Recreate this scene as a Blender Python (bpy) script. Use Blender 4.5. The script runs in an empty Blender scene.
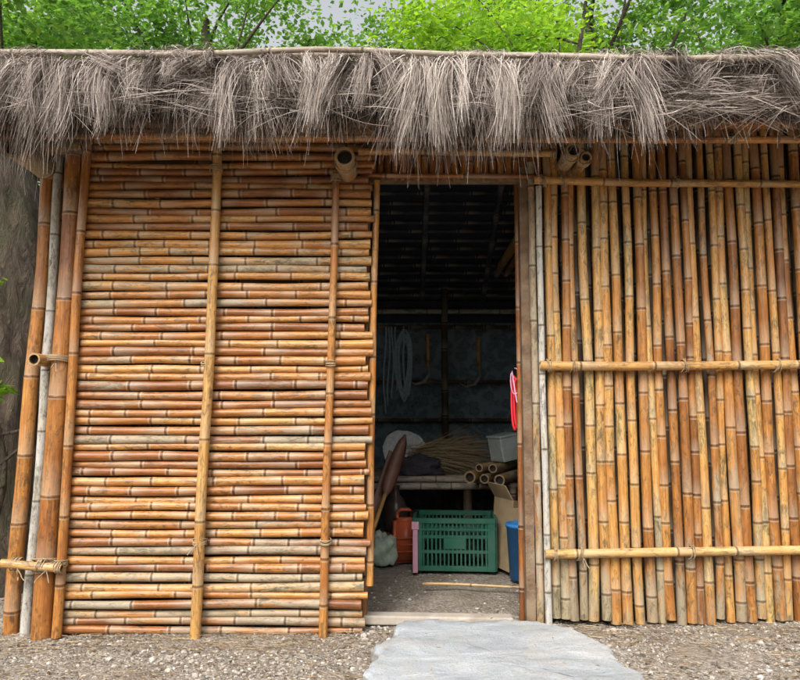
import bpy, math, random, bmesh
import numpy as np
from mathutils import Vector, Matrix, noise as mnoise
random.seed(7); rng=np.random.default_rng(7)
R=math.radians
scene=bpy.context.scene
coll=scene.collection

# ------------------------------------------------------------------ helpers
def new_obj(name,me,parent=None,loc=None):
    o=bpy.data.objects.new(name,me); coll.objects.link(o)
    if parent: o.parent=parent
    if loc is not None: o.location=loc
    return o
def empty(name,loc=(0,0,0)):
    o=bpy.data.objects.new(name,None); o.empty_display_size=.1; o.location=loc; coll.objects.link(o); return o

class Acc:
    def __init__(s): s.v=[];s.f=[];s.sm=[];s.c=[];s.b=[];s.m=[]
    def build(s,name,mats,parent=None):
        me=bpy.data.meshes.new(name); me.from_pydata(s.v,[],s.f)
        if not isinstance(mats,(list,tuple)): mats=[mats]
        for m in mats: me.materials.append(m)
        me.polygons.foreach_set('use_smooth',s.sm)
        if s.c:
            a=me.attributes.new('bcol','FLOAT_COLOR','POINT'); a.data.foreach_set('color',np.array(s.c,dtype=np.float32).ravel())
            a=me.attributes.new('bco','FLOAT_VECTOR','POINT'); a.data.foreach_set('vector',np.array(s.b,dtype=np.float32).ravel())
        me.update()
        return new_obj(name,me,parent)

def bamboo(acc,a,b,r0=.022,r1=None,tone=None,weather=0.2,bend=.008,sides=10,node=.27,cap=True):
    a=Vector(a);b=Vector(b)
    if r1 is None:r1=r0*.9
    if tone is None: tone=random.random()
    L=(b-a).length; d=(b-a)/L
    up=Vector((0,0,1)) if abs(d.z)<.9 else Vector((0,1,0))
    s1=d.cross(up).normalized(); s2=d.cross(s1).normalized()
    ba=random.uniform(0,6.28); bv=(s1*math.cos(ba)+s2*math.sin(ba))*bend*random.uniform(.3,1)
    bv2=(s1*math.sin(ba*3)+s2*math.cos(ba*2))*bend*.45
    bv3=(s1*math.sin(ba*5)+s2*math.cos(ba*7))*bend*.18
    tj=random.gauss(0,.10); wj=random.gauss(0,.08)
    st=[(0,1,0,tj,wj)]
    p=random.uniform(.3,1)*node
    prev=0
    while p<L-.02:
        bl=random.uniform(1.03,1.07)
        st.append(((prev+p)/2,.975,0,tj,wj))
        st+= [(p-.014,.99,0,tj,wj),(p-.005,1.02,.55,tj,wj)]
        tj=random.gauss(0,.10); wj=random.gauss(0,.08)
        st+= [(p-.001,bl,1,tj,wj),(p+.003,.985,.85,tj,wj),(p+.010,.982,.12,tj,wj)]
        prev=p; p+=node*random.uniform(.7,1.35)
    st.append((L,1,0,tj,wj))
    st=[x for x in st if 0<=x[0]<=L]
    seed=random.random()*50
    def ring(pos,r,nf,inner,tj,wj):
        t=pos/L
        c=a+d*pos+bv*math.sin(math.pi*t)+bv2*math.sin(2*math.pi*t)+bv3*math.sin(5*math.pi*t)
        i0=len(acc.v)
        for k in range(sides):
            an=2*math.pi*k/sides
            o=s1*math.cos(an)*r+s2*math.sin(an)*r
            acc.v.append(tuple(c+o)); acc.c.append((min(1,max(0,tone+tj)),min(1,max(0,weather+wj)),nf,inner)); acc.b.append((math.cos(an)*r,math.sin(an)*r,pos+seed))
        return i0
    rings=[ring(pos,(r0+(r1-r0)*pos/L)*k,nf,0,t_,w_) for pos,k,nf,t_,w_ in st]
    def link(i,j,sm=True,flip=False):
        for k in range(sides):
            k2=(k+1)%sides
            f=(i+k,i+k2,j+k2,j+k)
            acc.f.append(f[::-1] if flip else f); acc.sm.append(sm)
    for i,j in zip(rings,rings[1:]): link(i,j)
    if cap:
        for end,pos,rr,sg in((0,0,r0,1),(1,L,r1,-1)):
            o=ring(pos,rr,0,.5,0,0); w=ring(pos,rr*.74,0,.6,0,0); n=ring(pos+sg*.03,rr*.72,0,1.0,0,0)
            link(o,w,False,flip=(end==0)); link(w,n,False,flip=(end==0))
            acc.f.append(tuple(range(n,n+sides)) ); acc.sm.append(False)

def tube(acc,pts,r,sides=6,closed=False,tone=.5):
    pts=[Vector(p) for p in pts]; n=len(pts); rs=[]
    for i,p in enumerate(pts):
        if closed: t=(pts[(i+1)%n]-pts[i-1]).normalized()
        else: t=(pts[min(i+1,n-1)]-pts[max(i-1,0)]).normalized()
        up=Vector((0,0,1)) if abs(t.z)<.9 else Vector((0,1,0))
        a=t.cross(up).normalized(); b=t.cross(a).normalized()
        rr=r[i] if isinstance(r,(list,tuple)) else r
        i0=len(acc.v)
        for k in range(sides):
            an=2*math.pi*k/sides
            acc.v.append(tuple(p+a*math.cos(an)*rr+b*math.sin(an)*rr))
            acc.c.append((tone,0,0,0)); acc.b.append(tuple(p))
        rs.append(i0)
    pairs=list(zip(rs,rs[1:]))
    if closed: pairs.append((rs[-1],rs[0]))
    for i,j in pairs:
        for k in range(sides):
            k2=(k+1)%sides; acc.f.append((i+k,i+k2,j+k2,j+k)); acc.sm.append(True)
    if not closed:
        acc.f.append(tuple(range(rs[0],rs[0]+sides))); acc.sm.append(False)
        acc.f.append(tuple(range(rs[-1],rs[-1]+sides))[::-1]); acc.sm.append(False)

def wrap(acc,c,axis,rad,turns=4,r=.0028,pitch=.005,tilt=0.0,squash=1.0):
    c=Vector(c); ax=Vector(axis).normalized()
    up=Vector((0,0,1)) if abs(ax.z)<.9 else Vector((0,1,0))
    s1=ax.cross(up).normalized(); s2=ax.cross(s1)
    for k in range(turns):
        off=(k-(turns-1)/2)*pitch; ph=random.uniform(-1,1)*.12; tl=tilt*random.uniform(-1,1)
        pts=[]
        for i in range(14):
            an=2*math.pi*i/14
            pts.append(c+ax*(off+math.sin(an+ph)*tl*rad)+s1*math.cos(an)*rad+s2*math.sin(an)*rad*squash)
        tube(acc,pts,r,5,True,random.random())

def box(acc,x0,x1,y0,y1,z0,z1,M=None):
    i=len(acc.v)
    for x in(x0,x1):
        for y in(y0,y1):
            for z in(z0,z1):
                p=Vector((x,y,z))
                if M: p=M@p
                acc.v.append(tuple(p)); acc.c.append((.5,.3,0,0)); acc.b.append((x,y,z))
    for f in((0,1,3,2),(4,6,7,5),(0,4,5,1),(2,3,7,6),(0,2,6,4),(1,5,7,3)):
        acc.f.append(tuple(i+k for k in f)); acc.sm.append(False)

# ------------------------------------------------------------------ node helpers
def mat(name):
    m=bpy.data.materials.new(name); m.use_nodes=True; nt=m.node_tree; nt.nodes.clear()
    out=nt.nodes.new('ShaderNodeOutputMaterial'); b=nt.nodes.new('ShaderNodeBsdfPrincipled')
    nt.links.new(b.outputs[0],out.inputs[0]); return m,nt,b,out
def N(nt,t,**k):
    n=nt.nodes.new(t)
    for a,v in k.items(): setattr(n,a,v)
    return n
def noise(nt,vec,scale,detail=3,rough=.6,dist=0):
    n=N(nt,'ShaderNodeTexNoise'); n.inputs['Scale'].default_value=scale; n.inputs['Detail'].default_value=detail
    n.inputs['Roughness'].default_value=rough; n.inputs['Distortion'].default_value=dist
    if vec is not None: nt.links.new(vec,n.inputs['Vector'])
    return n.outputs['Fac']
def N_color(nt,vec):
    n=N(nt,'ShaderNodeTexNoise'); n.inputs['Scale'].default_value=5; n.inputs['Detail'].default_value=4; nt.links.new(vec,n.inputs['Vector']); return n.outputs['Color']
def mapping(nt,vec,sc):
    n=N(nt,'ShaderNodeMapping'); n.inputs['Scale'].default_value=sc; nt.links.new(vec,n.inputs['Vector']); return n.outputs[0]
def ramp(nt,fac,stops,interp='LINEAR'):
    n=N(nt,'ShaderNodeValToRGB'); cr=n.color_ramp; cr.interpolation=interp
    while len(cr.elements)<len(stops): cr.elements.new(.5)
    for e,(p,c) in zip(cr.elements,stops):
        e.position=p; e.color=(c,c,c,1) if isinstance(c,(int,float)) else (*c,1)
    nt.links.new(fac,n.inputs[0]); return n.outputs[0]
def mix(nt,fac,a,b,mode='MIX'):
    n=N(nt,'ShaderNodeMix',data_type='RGBA',blend_type=mode)
    for s,v in((n.inputs[0],fac),(n.inputs[6],a),(n.inputs[7],b)):
        if isinstance(v,(int,float)): s.default_value=v if s==n.inputs[0] else (v,v,v,1)
        elif isinstance(v,tuple): s.default_value=(*v,1)
        else: nt.links.new(v,s)
    return n.outputs[2]
def math_(nt,op,a,b=0.0,clamp=False):
    n=N(nt,'ShaderNodeMath',operation=op,use_clamp=clamp)
    for s,v in zip(n.inputs,(a,b)):
        if isinstance(v,(int,float)): s.default_value=v
        else: nt.links.new(v,s)
    return n.outputs[0]
def bump(nt,bsdf,h,strength=.3,dist=.01):
    n=N(nt,'ShaderNodeBump'); n.inputs['Strength'].default_value=strength; n.inputs['Distance'].default_value=dist
    nt.links.new(h,n.inputs['Height']); nt.links.new(n.outputs[0],bsdf.inputs['Normal'])

# ------------------------------------------------------------------ materials
def bamboo_mat(name,stops,pale=(.46,.39,.28),darken=1.0,rough=.27,lowz=0.0):
    m,nt,b,out=mat(name)
    at=N(nt,'ShaderNodeAttribute',attribute_name='bcol'); co=N(nt,'ShaderNodeAttribute',attribute_name='bco')
    sep=N(nt,'ShaderNodeSeparateColor'); nt.links.new(at.outputs['Color'],sep.inputs[0])
    tone,wea,nod=sep.outputs[0],sep.outputs[1],sep.outputs[2]; inner=at.outputs['Alpha']
    vec=co.outputs['Vector']
    streak=noise(nt,mapping(nt,vec,(170,170,6)),1,3,.7)
    broad=noise(nt,mapping(nt,vec,(16,16,4)),1,4,.7)
    fine=noise(nt,vec,210,2,.7)
    wn=noise(nt,mapping(nt,vec,(34,34,5)),1,5,.75,.4)
    t=math_(nt,'ADD',math_(nt,'MULTIPLY',tone,.62),math_(nt,'MULTIPLY',math_(nt,'SUBTRACT',broad,.3),.85),True)
    col=ramp(nt,t,stops)
    col=mix(nt,.85,col,ramp(nt,streak,[(.25,.42),(.5,.95),(.75,1.38)]),'MULTIPLY')
    wf=math_(nt,'ADD',wn,math_(nt,'MULTIPLY',math_(nt,'SUBTRACT',wea,.5),.75))
    if lowz:
        geo=N(nt,'ShaderNodeNewGeometry'); sx=N(nt,'ShaderNodeSeparateXYZ'); nt.links.new(geo.outputs['Position'],sx.inputs[0])
        wf=math_(nt,'ADD',wf,ramp(nt,sx.outputs[2],[(0,lowz),(.25,lowz*.6),(.8,0.0)]))
    wfr=ramp(nt,wf,[(.45,0.0),(.62,.85)])
    pcol=mix(nt,fine,pale,tuple(c*.48 for c in pale))
    pcol=mix(nt,ramp(nt,broad,[(.4,0.0),(.65,.6)]),pcol,(.25,.225,.12))
    col=mix(nt,wfr,col,pcol)
    dn=noise(nt,mapping(nt,vec,(60,60,22)),1,4,.78,.8)
    df=ramp(nt,math_(nt,'ADD',math_(nt,'MULTIPLY',dn,.65),math_(nt,'MULTIPLY',broad,.4)),[(.515,0.0),(.645,.9)])
    col=mix(nt,df,col,mix(nt,.84,col,(.04,.027,.018)))
    nr=ramp(nt,nod,[(0,0.0),(.3,.2),(.55,.1),(.8,.85),(1,.93)])
    col=mix(nt,nr,col,mix(nt,.76,col,(.035,.018,.01)))
    pl=ramp(nt,nod,[(.02,0.0),(.15,.38),(.4,.32),(.55,0.0)])
    col=mix(nt,pl,col,(.52,.44,.32))
    col=mix(nt,ramp(nt,inner,[(0,0.0),(.48,0.0),(.5,.5),(.6,.55),(1,1.0)]),col,mix(nt,ramp(nt,inner,[(.6,0.0),(.7,1.0)]),(.30,.21,.12),(.02,.012,.008)))
    if darken!=1: col=mix(nt,1.0,col,darken,'MULTIPLY')
    nt.links.new(col,b.inputs['Base Color'])
    rr=math_(nt,'ADD',rough,math_(nt,'MULTIPLY',math_(nt,'ADD',wfr,streak),.28))
    nt.links.new(rr,b.inputs['Roughness']); b.inputs['Specular IOR Level'].default_value=.48
    h=math_(nt,'ADD',math_(nt,'MULTIPLY',streak,.6),math_(nt,'MULTIPLY',fine,.3))
    bump(nt,b,h,.4,.003)
    return m
OR=[(.05,(.12,.040,.013)),(.26,(.27,.092,.022)),(.44,(.42,.168,.038)),(.60,(.53,.245,.062)),(.76,(.55,.325,.115)),(.95,(.38,.285,.11))]
ORV=[(.05,(.14,.05,.015)),(.26,(.30,.112,.025)),(.44,(.44,.188,.044)),(.60,(.53,.27,.074)),(.76,(.53,.345,.13)),(.95,(.36,.285,.11))]
YE=[(.1,(.38,.165,.042)),(.5,(.53,.29,.09)),(.9,(.56,.40,.18))]
M_bam=bamboo_mat('bamboo_orange',OR)
M_bamV=bamboo_mat('bamboo_orange_upright',ORV,lowz=.32,pale=(.38,.325,.225))
M_bamY=bamboo_mat('bamboo_tan',YE)
M_bamW=bamboo_mat('bamboo_grey',[(.1,(.33,.28,.22)),(.6,(.5,.45,.38)),(.9,(.6,.56,.5))],pale=(.6,.57,.52),rough=.6)
M_bamT=bamboo_mat('bamboo_roof_pole',[(.1,(.24,.18,.13)),(.6,(.40,.33,.26)),(.9,(.5,.43,.35))],pale=(.45,.41,.36),rough=.6)
M_bamD=bamboo_mat('bamboo_dark',[(.1,(.045,.028,.018)),(.6,(.10,.06,.03)),(.9,(.17,.11,.06))],pale=(.16,.15,.14),rough=.5)  # dark brown bamboo for backing layers and interior parts
M_bamC=bamboo_mat('bamboo_dimmed',[(.1,(.03,.036,.05)),(.6,(.06,.07,.095)),(.9,(.10,.11,.14))],pale=(.11,.13,.18),rough=.5)  # gloom under the roof put into this bluish dark colour

def simple(name,col,rough=.6,var=.35,scale=12,bmp=.2,spec=.4,dirt=None):
    m,nt,b,out=mat(name); tc=N(nt,'ShaderNodeTexCoord').outputs['Object']
    n=noise(nt,tc,scale,4,.65)
    c=mix(nt,1.0,col,ramp(nt,n,[(.25,1-var),(.75,1+var*.6)]),'MULTIPLY')
    if dirt:
        c=mix(nt,ramp(nt,noise(nt,tc,scale*.4,5,.75),[(.42,0.0),(.62,.75)]),c,dirt)
    nt.links.new(c,b.inputs['Base Color']); b.inputs['Roughness'].default_value=rough; b.inputs['Specular IOR Level'].default_value=spec
    bump(nt,b,noise(nt,tc,scale*6,3,.7),bmp,.004); return m

def strand_mat(name,stops,trans=0.0,tcol=(1.5,1.5,.8)):
    m,nt,b,out=mat(name)
    at=N(nt,'ShaderNodeAttribute',attribute_name='bcol'); sep=N(nt,'ShaderNodeSeparateColor'); nt.links.new(at.outputs['Color'],sep.inputs[0])
    c=ramp(nt,sep.outputs[0],stops)
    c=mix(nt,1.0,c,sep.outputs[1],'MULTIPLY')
    nt.links.new(c,b.inputs['Base Color']); b.inputs['Roughness'].default_value=.75; b.inputs['Specular IOR Level'].default_value=.2
    if trans:
        t=N(nt,'ShaderNodeBsdfTranslucent'); ms=N(nt,'ShaderNodeMixShader'); ms.inputs[0].default_value=trans
        c2=mix(nt,1.0,c,tcol,'MULTIPLY'); nt.links.new(c2,t.inputs[0])
        nt.links.new(b.outputs[0],ms.inputs[1]); nt.links.new(t.outputs[0],ms.inputs[2]); nt.links.new(ms.outputs[0],out.inputs[0])
        b.inputs['Roughness'].default_value=.45
    return m
M_thatch=strand_mat('dry_grass_thatch',[(0,(.045,.034,.027)),(.25,(.165,.128,.103)),(.5,(.33,.27,.232)),(.75,(.49,.42,.37)),(1,(.66,.58,.50))])
M_leaf=strand_mat('leaf_green',[(0,(.04,.09,.02)),(.4,(.08,.18,.035)),(.8,(.14,.26,.05)),(1,(.22,.34,.08))],.5,(2.0,2.0,1.1))
M_leafB=strand_mat('leaf_lime',[(0,(.13,.27,.03)),(.5,(.24,.42,.04)),(1,(.36,.52,.06))],.5)
M_litter=strand_mat('leaf_litter',[(0,(.10,.06,.032)),(.5,(.24,.155,.085)),(1,(.44,.35,.21))])
M_rope=simple('rope',(.34,.25,.15),.9,.4,60)
M_rope_b=simple('rope_grey_blue',(.36,.46,.54),.8,.3,60)

def bark_mat():
    m,nt,b,out=mat('bark'); tc=N(nt,'ShaderNodeTexCoord').outputs['Object']
    n=noise(nt,mapping(nt,tc,(20,20,6)),1,6,.75,.8); n2=noise(nt,tc,3.5,4)
    c=ramp(nt,n,[(.3,(.018,.012,.008)),(.5,(.085,.058,.038)),(.72,(.19,.14,.10))])
    c=mix(nt,ramp(nt,n2,[(.48,0.0),(.66,.55)]),c,(.07,.075,.03))
    nt.links.new(c,b.inputs['Base Color']); b.inputs['Roughness'].default_value=.9; bump(nt,b,n,1,.06); return m
M_bark=bark_mat()

def ground_mat():
    m,nt,b,out=mat('gravelly_earth'); tc=N(nt,'ShaderNodeTexCoord').outputs['Object']
    vo=N(nt,'ShaderNodeTexVoronoi'); vo.inputs['Scale'].default_value=85; nt.links.new(tc,vo.inputs['Vector'])
    sp=N(nt,'ShaderNodeSeparateColor'); nt.links.new(vo.outputs['Color'],sp.inputs[0])
    peb=ramp(nt,sp.outputs[0],[(0,(.14,.12,.10)),(.5,(.29,.25,.21)),(1,(.47,.42,.36))])
    earth=ramp(nt,noise(nt,tc,7,6,.75),[(.32,(.12,.09,.062)),(.5,(.245,.197,.147)),(.68,(.37,.31,.24))])
    c=mix(nt,ramp(nt,noise(nt,tc,3.2,5,.7),[(.38,.15),(.6,.75)]),earth,peb)
    sx=N(nt,'ShaderNodeSeparateXYZ'); nt.links.new(tc,sx.inputs[0])
    far=ramp(nt,math_(nt,'MULTIPLY',sx.outputs[1],.1),[(.25,0.0),(.5,.85)])
    lit=ramp(nt,noise(nt,tc,14,6,.75),[(.3,(.05,.04,.022)),(.55,(.13,.1,.05)),(.75,(.1,.13,.04))])
    c=mix(nt,far,c,lit)
    nt.links.new(c,b.inputs['Base Color']); b.inputs['Roughness'].default_value=.95; b.inputs['Specular IOR Level'].default_value=.15
    h=math_(nt,'SUBTRACT',noise(nt,tc,45,5,.75),vo.outputs['Distance'])
    bump(nt,b,h,.8,.012); return m
M_ground=ground_mat()
def stone_mat():
    m,nt,b,out=mat('pebble'); at=N(nt,'ShaderNodeAttribute',attribute_name='bcol'); sep=N(nt,'ShaderNodeSeparateColor'); nt.links.new(at.outputs['Color'],sep.inputs[0])
    tc=N(nt,'ShaderNodeTexCoord').outputs['Object']
    c=ramp(nt,sep.outputs[0],[(0,(.10,.09,.08)),(.3,(.22,.192,.158)),(.65,(.35,.305,.255)),(.92,(.44,.39,.335)),(1,(.60,.57,.52))])
    c=mix(nt,.6,c,ramp(nt,noise(nt,tc,90,3,.7),[(.3,.6),(.7,1.25)]),'MULTIPLY')
    nt.links.new(c,b.inputs['Base Color']); b.inputs['Roughness'].default_value=.85; return m
M_stone=stone_mat()
def slab_mat():
    m,nt,b,out=mat('flagstone'); tc=N(nt,'ShaderNodeTexCoord').outputs['Object']
    n=noise(nt,mapping(nt,tc,(2.2,5,3)),1,8,.72,1.0)
    c=ramp(nt,n,[(.3,(.25,.27,.29)),(.45,(.39,.415,.435)),(.58,(.49,.51,.525)),(.7,(.62,.63,.63))])
    st=ramp(nt,noise(nt,tc,3.0,7,.78,1.2),[(.50,0.0),(.66,.7)])
    c=mix(nt,st,c,(.50,.465,.41))
    c=mix(nt,ramp(nt,noise(nt,tc,110,3,.8),[(.55,0.0),(.68,.6)]),c,(.20,.19,.175))
    sx=N(nt,'ShaderNodeSeparateXYZ'); nt.links.new(tc,sx.inputs[0])
    c=mix(nt,ramp(nt,sx.outputs[2],[(.035,.7),(.05,0.0)]),c,(.22,.185,.145))
    nt.links.new(c,b.inputs['Base Color']); b.inputs['Roughness'].default_value=.65
    bump(nt,b,math_(nt,'ADD',n,math_(nt,'MULTIPLY',noise(nt,tc,30,7,.85),.5)),.8,.025); return m
M_slab=slab_mat()
M_dark=simple('board_dimmed',(.03,.035,.05),.8,.5,8)  # interior gloom put into this bluish dark board colour

# ------------------------------------------------------------------ ground
def gh(x,y):
    return .012*mnoise.noise(Vector((x*1.3,y*1.3,0)))+.008*mnoise.noise(Vector((x*5,y*5,3)))+.014+.012*max(-2.5,min(2.5,x))
def lines(c0,c1,step,far):
    l=list(np.arange(c0,c1+1e-6,step)); s=step; p=c1
    while p<far: s*=1.35; p+=s; l.append(p)
    s=step;p=c0
    while p>-far: s*=1.35; p-=s; l.insert(0,p)
    return l
xs=lines(-3,3.4,.05,160); ys=lines(-2.2,2.8,.05,160)
A=Acc()
for y in ys:
    for x in xs:
        k=1 if (abs(x)<4 and -3<y<4) else 0
        A.v.append((x,y,gh(x,y) if k else .014+.25*mnoise.noise(Vector((x*.08,y*.08,7)))*min(1,max(0,(math.hypot(x,y)-5)/8))))
nx=len(xs)
for j in range(len(ys)-1):
    for i in range(nx-1):
        A.f.append((j*nx+i,j*nx+i+1,(j+1)*nx+i+1,(j+1)*nx+i)); A.sm.append(True)
A.build('ground',M_ground)

slab=[(.02,-.06),(.16,-.02),(.32,-.05),(.46,-.015),(.60,-.04),(.65,-.10),(.745,-.13),(.76,-.27),(.81,-.40),(.79,-.55),(.85,-.68),(.82,-.95),(.5,-1.1),(.1,-1.05),(-.08,-.9),(-.125,-.66),(-.09,-.5),(-.10,-.38),(-.035,-.27),(-.04,-.14)]
def in_poly(x,y,poly):
    c=False;n=len(poly)
    for i in range(n):
        x1,y1=poly[i];x2,y2=poly[i-1]
        if (y1>y)!=(y2>y) and x<(x2-x1)*(y-y1)/(y2-y1)+x1:c=not c
    return c
def build_slab():
    pts=[]
    n=len(slab)
    for i in range(n):
        a=Vector((*slab[i],0));b=Vector((*slab[(i+1)%n],0)); k=max(2,int((b-a).length/.015))
        for j in range(k):
            p=a.lerp(b,j/k); q=Vector((mnoise.noise(p*9),mnoise.noise(p*9+Vector((5,5,5))),0))*.026
            q+=Vector((mnoise.noise(p*32),mnoise.noise(p*32+Vector((5,5,5))),0))*.018
            pts.append(p+q)
    c=Vector((.36,-.5,0)); A=Acc(); m=len(pts)
    levels=[(1.01,-.03),(1.012,.020),(.99,.034),(.985,.048),(.972,.056)]+[(s,.061) for s in(.96,.94,.92,.9,.87,.84,.8,.75,.7,.65,.6,.55,.5,.45,.4,.35,.3,.2,.1)]
    for li,(s,z) in enumerate(levels):
        for p in pts:
            sj=s+(.014*mnoise.noise(Vector((p.x*14,p.y*14,li*3.1))) if 0<li<6 else 0)
            q=c+(p-c)*sj
            lv=mnoise.noise(Vector((q.x*2.6,q.y*4.5,2)))*3; fl=math.floor(lv); fr=lv-fl; fr=min(1,max(0,(fr-.4)/.2))
            ledge=.0045*(fl+fr)
            zz=z+(.006*mnoise.noise(Vector((q.x*4,q.y*4,1)))+.003*mnoise.noise(Vector((q.x*18,q.y*18,1)))+ledge if z>.04 else 0)
            A.v.append((q.x,q.y,zz))
    A.v.append((c.x,c.y,.061)); ci=len(A.v)-1
    for l in range(len(levels)-1):
        for k in range(m):
            k2=(k+1)%m; A.f.append(((l)*m+k2,(l)*m+k,(l+1)*m+k,(l+1)*m+k2)); A.sm.append(l>3)
    l=len(levels)-1
    for k in range(m): A.f.append((l*m+(k+1)%m,l*m+k,ci)); A.sm.append(True)
    o=A.build('stone_slab',M_slab)
    bm=bmesh.new(); bm.from_mesh(o.data); bmesh.ops.recalc_face_normals(bm,faces=bm.faces); bm.to_mesh(o.data); bm.free()
build_slab()

ico=bmesh.new(); bmesh.ops.create_icosphere(ico,subdivisions=1,radius=1); iv=np.array([v.co[:] for v in ico.verts]); ifc=[tuple(v.index for v in f.verts) for f in ico.faces]; ico.free()
def gravel():
    A=Acc()
    def put(x,y,s,tone):
        i0=len(A.v); sc=np.array([s*random.uniform(.7,1.3),s*random.uniform(.7,1.3),s*random.uniform(.4,.85)])
        v=iv*(1+rng.uniform(-.25,.25,(12,1)))*sc; a=random.random()*6.28; c,sn=math.cos(a),math.sin(a)
        vx=v[:,0]*c-v[:,1]*sn; vy=v[:,0]*sn+v[:,1]*c; z=gh(x,y)+s*.2
        for k in range(12): A.v.append((x+vx[k],y+vy[k],z+v[k,2])); A.c.append((tone,0,0,0)); A.b.append((0,0,0))
        for f in ifc: A.f.append((f[0]+i0,f[1]+i0,f[2]+i0)); A.sm.append(False)
    n=0
    while n<18000:
        x=random.uniform(-2.4,2.6); y=random.uniform(-1.0,.04) if random.random()<.85 else random.uniform(0,1.6)
        if y>.02 and not(-.2<x<.75): continue
        if in_poly(x,y,slab): continue
        if random.random()>.50+1.1*mnoise.noise(Vector((x*3,y*3,9))): continue
        s=.0020+.0070*random.random()**2.4
        if random.random()<.04: s*=2.0
        put(x,y,s,random.random()**1.1)
        n+=1
    return A
gravel().build('gravel',M_stone)

# ------------------------------------------------------------------ strands engine
def strands_mesh(name,P,W,tone,shade,mats,parent=None):
    n,k,_=P.shape
    T=np.gradient(P,axis=1); T/=np.linalg.norm(T,axis=2,keepdims=True)+1e-9
    rv=rng.normal(size=(n,1,3)); rv[:,:,1]*=1.4
    S=np.cross(T,np.broadcast_to(rv,T.shape)); S/=np.linalg.norm(S,axis=2,keepdims=True)+1e-9
    taper=np.linspace(1,.3,k)[None,:,None]
    w=W[:,None,None]*taper
    V=np.stack([P-S*w,P+S*w],axis=2).reshape(-1,3)
    base=(np.arange(n)*k*2)[:,None]+(np.arange(k-1)*2)[None,:]
    F=np.stack([base,base+1,base+3,base+2],axis=2).reshape(-1,4)
    me=bpy.data.meshes.new(name); me.vertices.add(len(V)); me.vertices.foreach_set('co',V.astype(np.float32).ravel())
    me.loops.add(F.size); me.loops.foreach_set('vertex_index',F.astype(np.int32).ravel())
    me.polygons.add(len(F)); me.polygons.foreach_set('loop_start',np.arange(0,F.size,4,dtype=np.int32)); me.polygons.foreach_set('loop_total',np.full(len(F),4,dtype=np.int32))
    me.update(calc_edges=True)
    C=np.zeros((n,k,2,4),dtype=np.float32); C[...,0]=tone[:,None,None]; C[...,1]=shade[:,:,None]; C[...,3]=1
    a=me.attributes.new('bcol','FLOAT_COLOR','POINT'); a.data.foreach_set('color',C.ravel())
    me.materials.append(mats); me.validate()
    return new_obj(name,me,parent)

# ------------------------------------------------------------------ HUT
hut=empty('bamboo_hut')
XL,XR=-1.56,2.35
A=Acc(); z=.0; i=0
while z<2.30:
    r=random.choice([random.uniform(.0165,.019),random.uniform(.0180,.0210)])
    z+=r
    w=.20+.42*math.exp(-((z-.84)/.04)**2)+.26*max(0,1-z/.6)+.3*math.exp(-((z-1.62)/.03)**2)+random.uniform(-.18,.20)
    if z>1.75: w-=.10  # less bleaching near the top: eave shade put into the colour
    if random.random()<.10: w+=.25
    tone=.08+random.random()*.70+(.06 if z<.9 else 0)-(.12 if z>1.8 else 0)  # upper rows toned darker as painted eave shade
    xa=-1.47+random.uniform(-.018,.02)+.006*z; xb=-.150+random.uniform(-.02,.022)+.006*z
    yy=-.055+random.uniform(-.008,.006)
    a=(xa,yy,z+random.uniform(-.004,.004)); b=(xb,yy,z+random.uniform(-.004,.004))
    if i%2: a,b=b,a
    bamboo(A,a,b,r*1.12,r*.88,tone,w,.0075,12,node=random.uniform(.18,.34))
    z+=r*.93+random.choice([.0,.001,.004]); i+=1
A.build('wall_panel_horizontal_culms',M_bam,hut)
A=Acc(); z=.06
while z<2.3:
    bamboo(A,(-1.5,.0,z),(-.17,.0,z),.022,.02,random.random()*.5,.1,.004,8); z+=.048
A.build('wall_panel_dark_backing',M_bamD,hut)  # dark layer added behind the rows so their gaps look dark
A=Acc()
bamboo(A,(-.872,-.105,-.01),(-.838,-.10,2.2),.024,.021,.45,.15,.012,14,.30)
A.build('wall_stiffener_culm',M_bamY,hut)
A=Acc()
bamboo(A,(-.328,-.105,.0),(-.292,-.10,2.05),.019,.016,.40,.2,.010,14,.27)
bamboo(A,(-1.467,-.095,.0),(-1.437,-.09,2.22),.021,.019,.40,.15,.010,14,.31)
A.build('wall_stiffener_culms',M_bam,hut)
A=Acc()
bamboo(A,(-1.540,-.07,-.03),(-1.512,-.05,2.3),.046,.040,.34,.2,.008,18,.36)
bamboo(A,(-1.712,.0,-.03),(-1.66,.0,2.3),.034,.030,.45,.15,.014,16,.36)
A.build('corner_posts',M_bam,hut)
A=Acc()
bamboo(A,(-1.635,-.03,-.03),(-1.60,-.02,2.2),.023,.020,.6,.7,.018,14,.3)
bamboo(A,(-1.68,.12,-.03),(-1.66,.12,2.2),.03,.028,.3,.5,.016,12,.33)
A.build('corner_culm_weathered',M_bamW,hut)
A=Acc()
bamboo(A,(-1.70,-.13,.315),(-1.44,-.135,.295),.020,.018,.5,.4,.002,12,.2)
bamboo(A,(-1.595,-.16,1.185),(-1.585,.5,1.19),.028,.026,.5,.3,.002,14,.3)
bamboo(A,(-1.75,-.07,2.17),(-1.46,-.08,2.175),.03,.034,.2,.55,.002,14,.2)
A.build('corner_cross_pieces',M_bamY,hut)
A=Acc()
bamboo(A,(-.24,-.27,2.055),(-.24,2.5,2.02),.044,.042,.25,.5,.002,20,.4)
bamboo(A,(.765,-.22,2.105),(.765,2.5,2.05),.034,.03,.25,.5,.002,18,.4)
bamboo(A,(.825,-.20,2.08),(.84,2.5,2.05),.024,.026,.35,.4,.002,16,.4)
bamboo(A,(-1.66,-.3,2.09),(-1.62,2.5,2.05),.05,.045,.1,.6,.002,20,.4)
bamboo(A,(2.28,-.25,2.09),(2.28,2.5,2.05),.04,.04,.2,.6,.002,18,.4)
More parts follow.
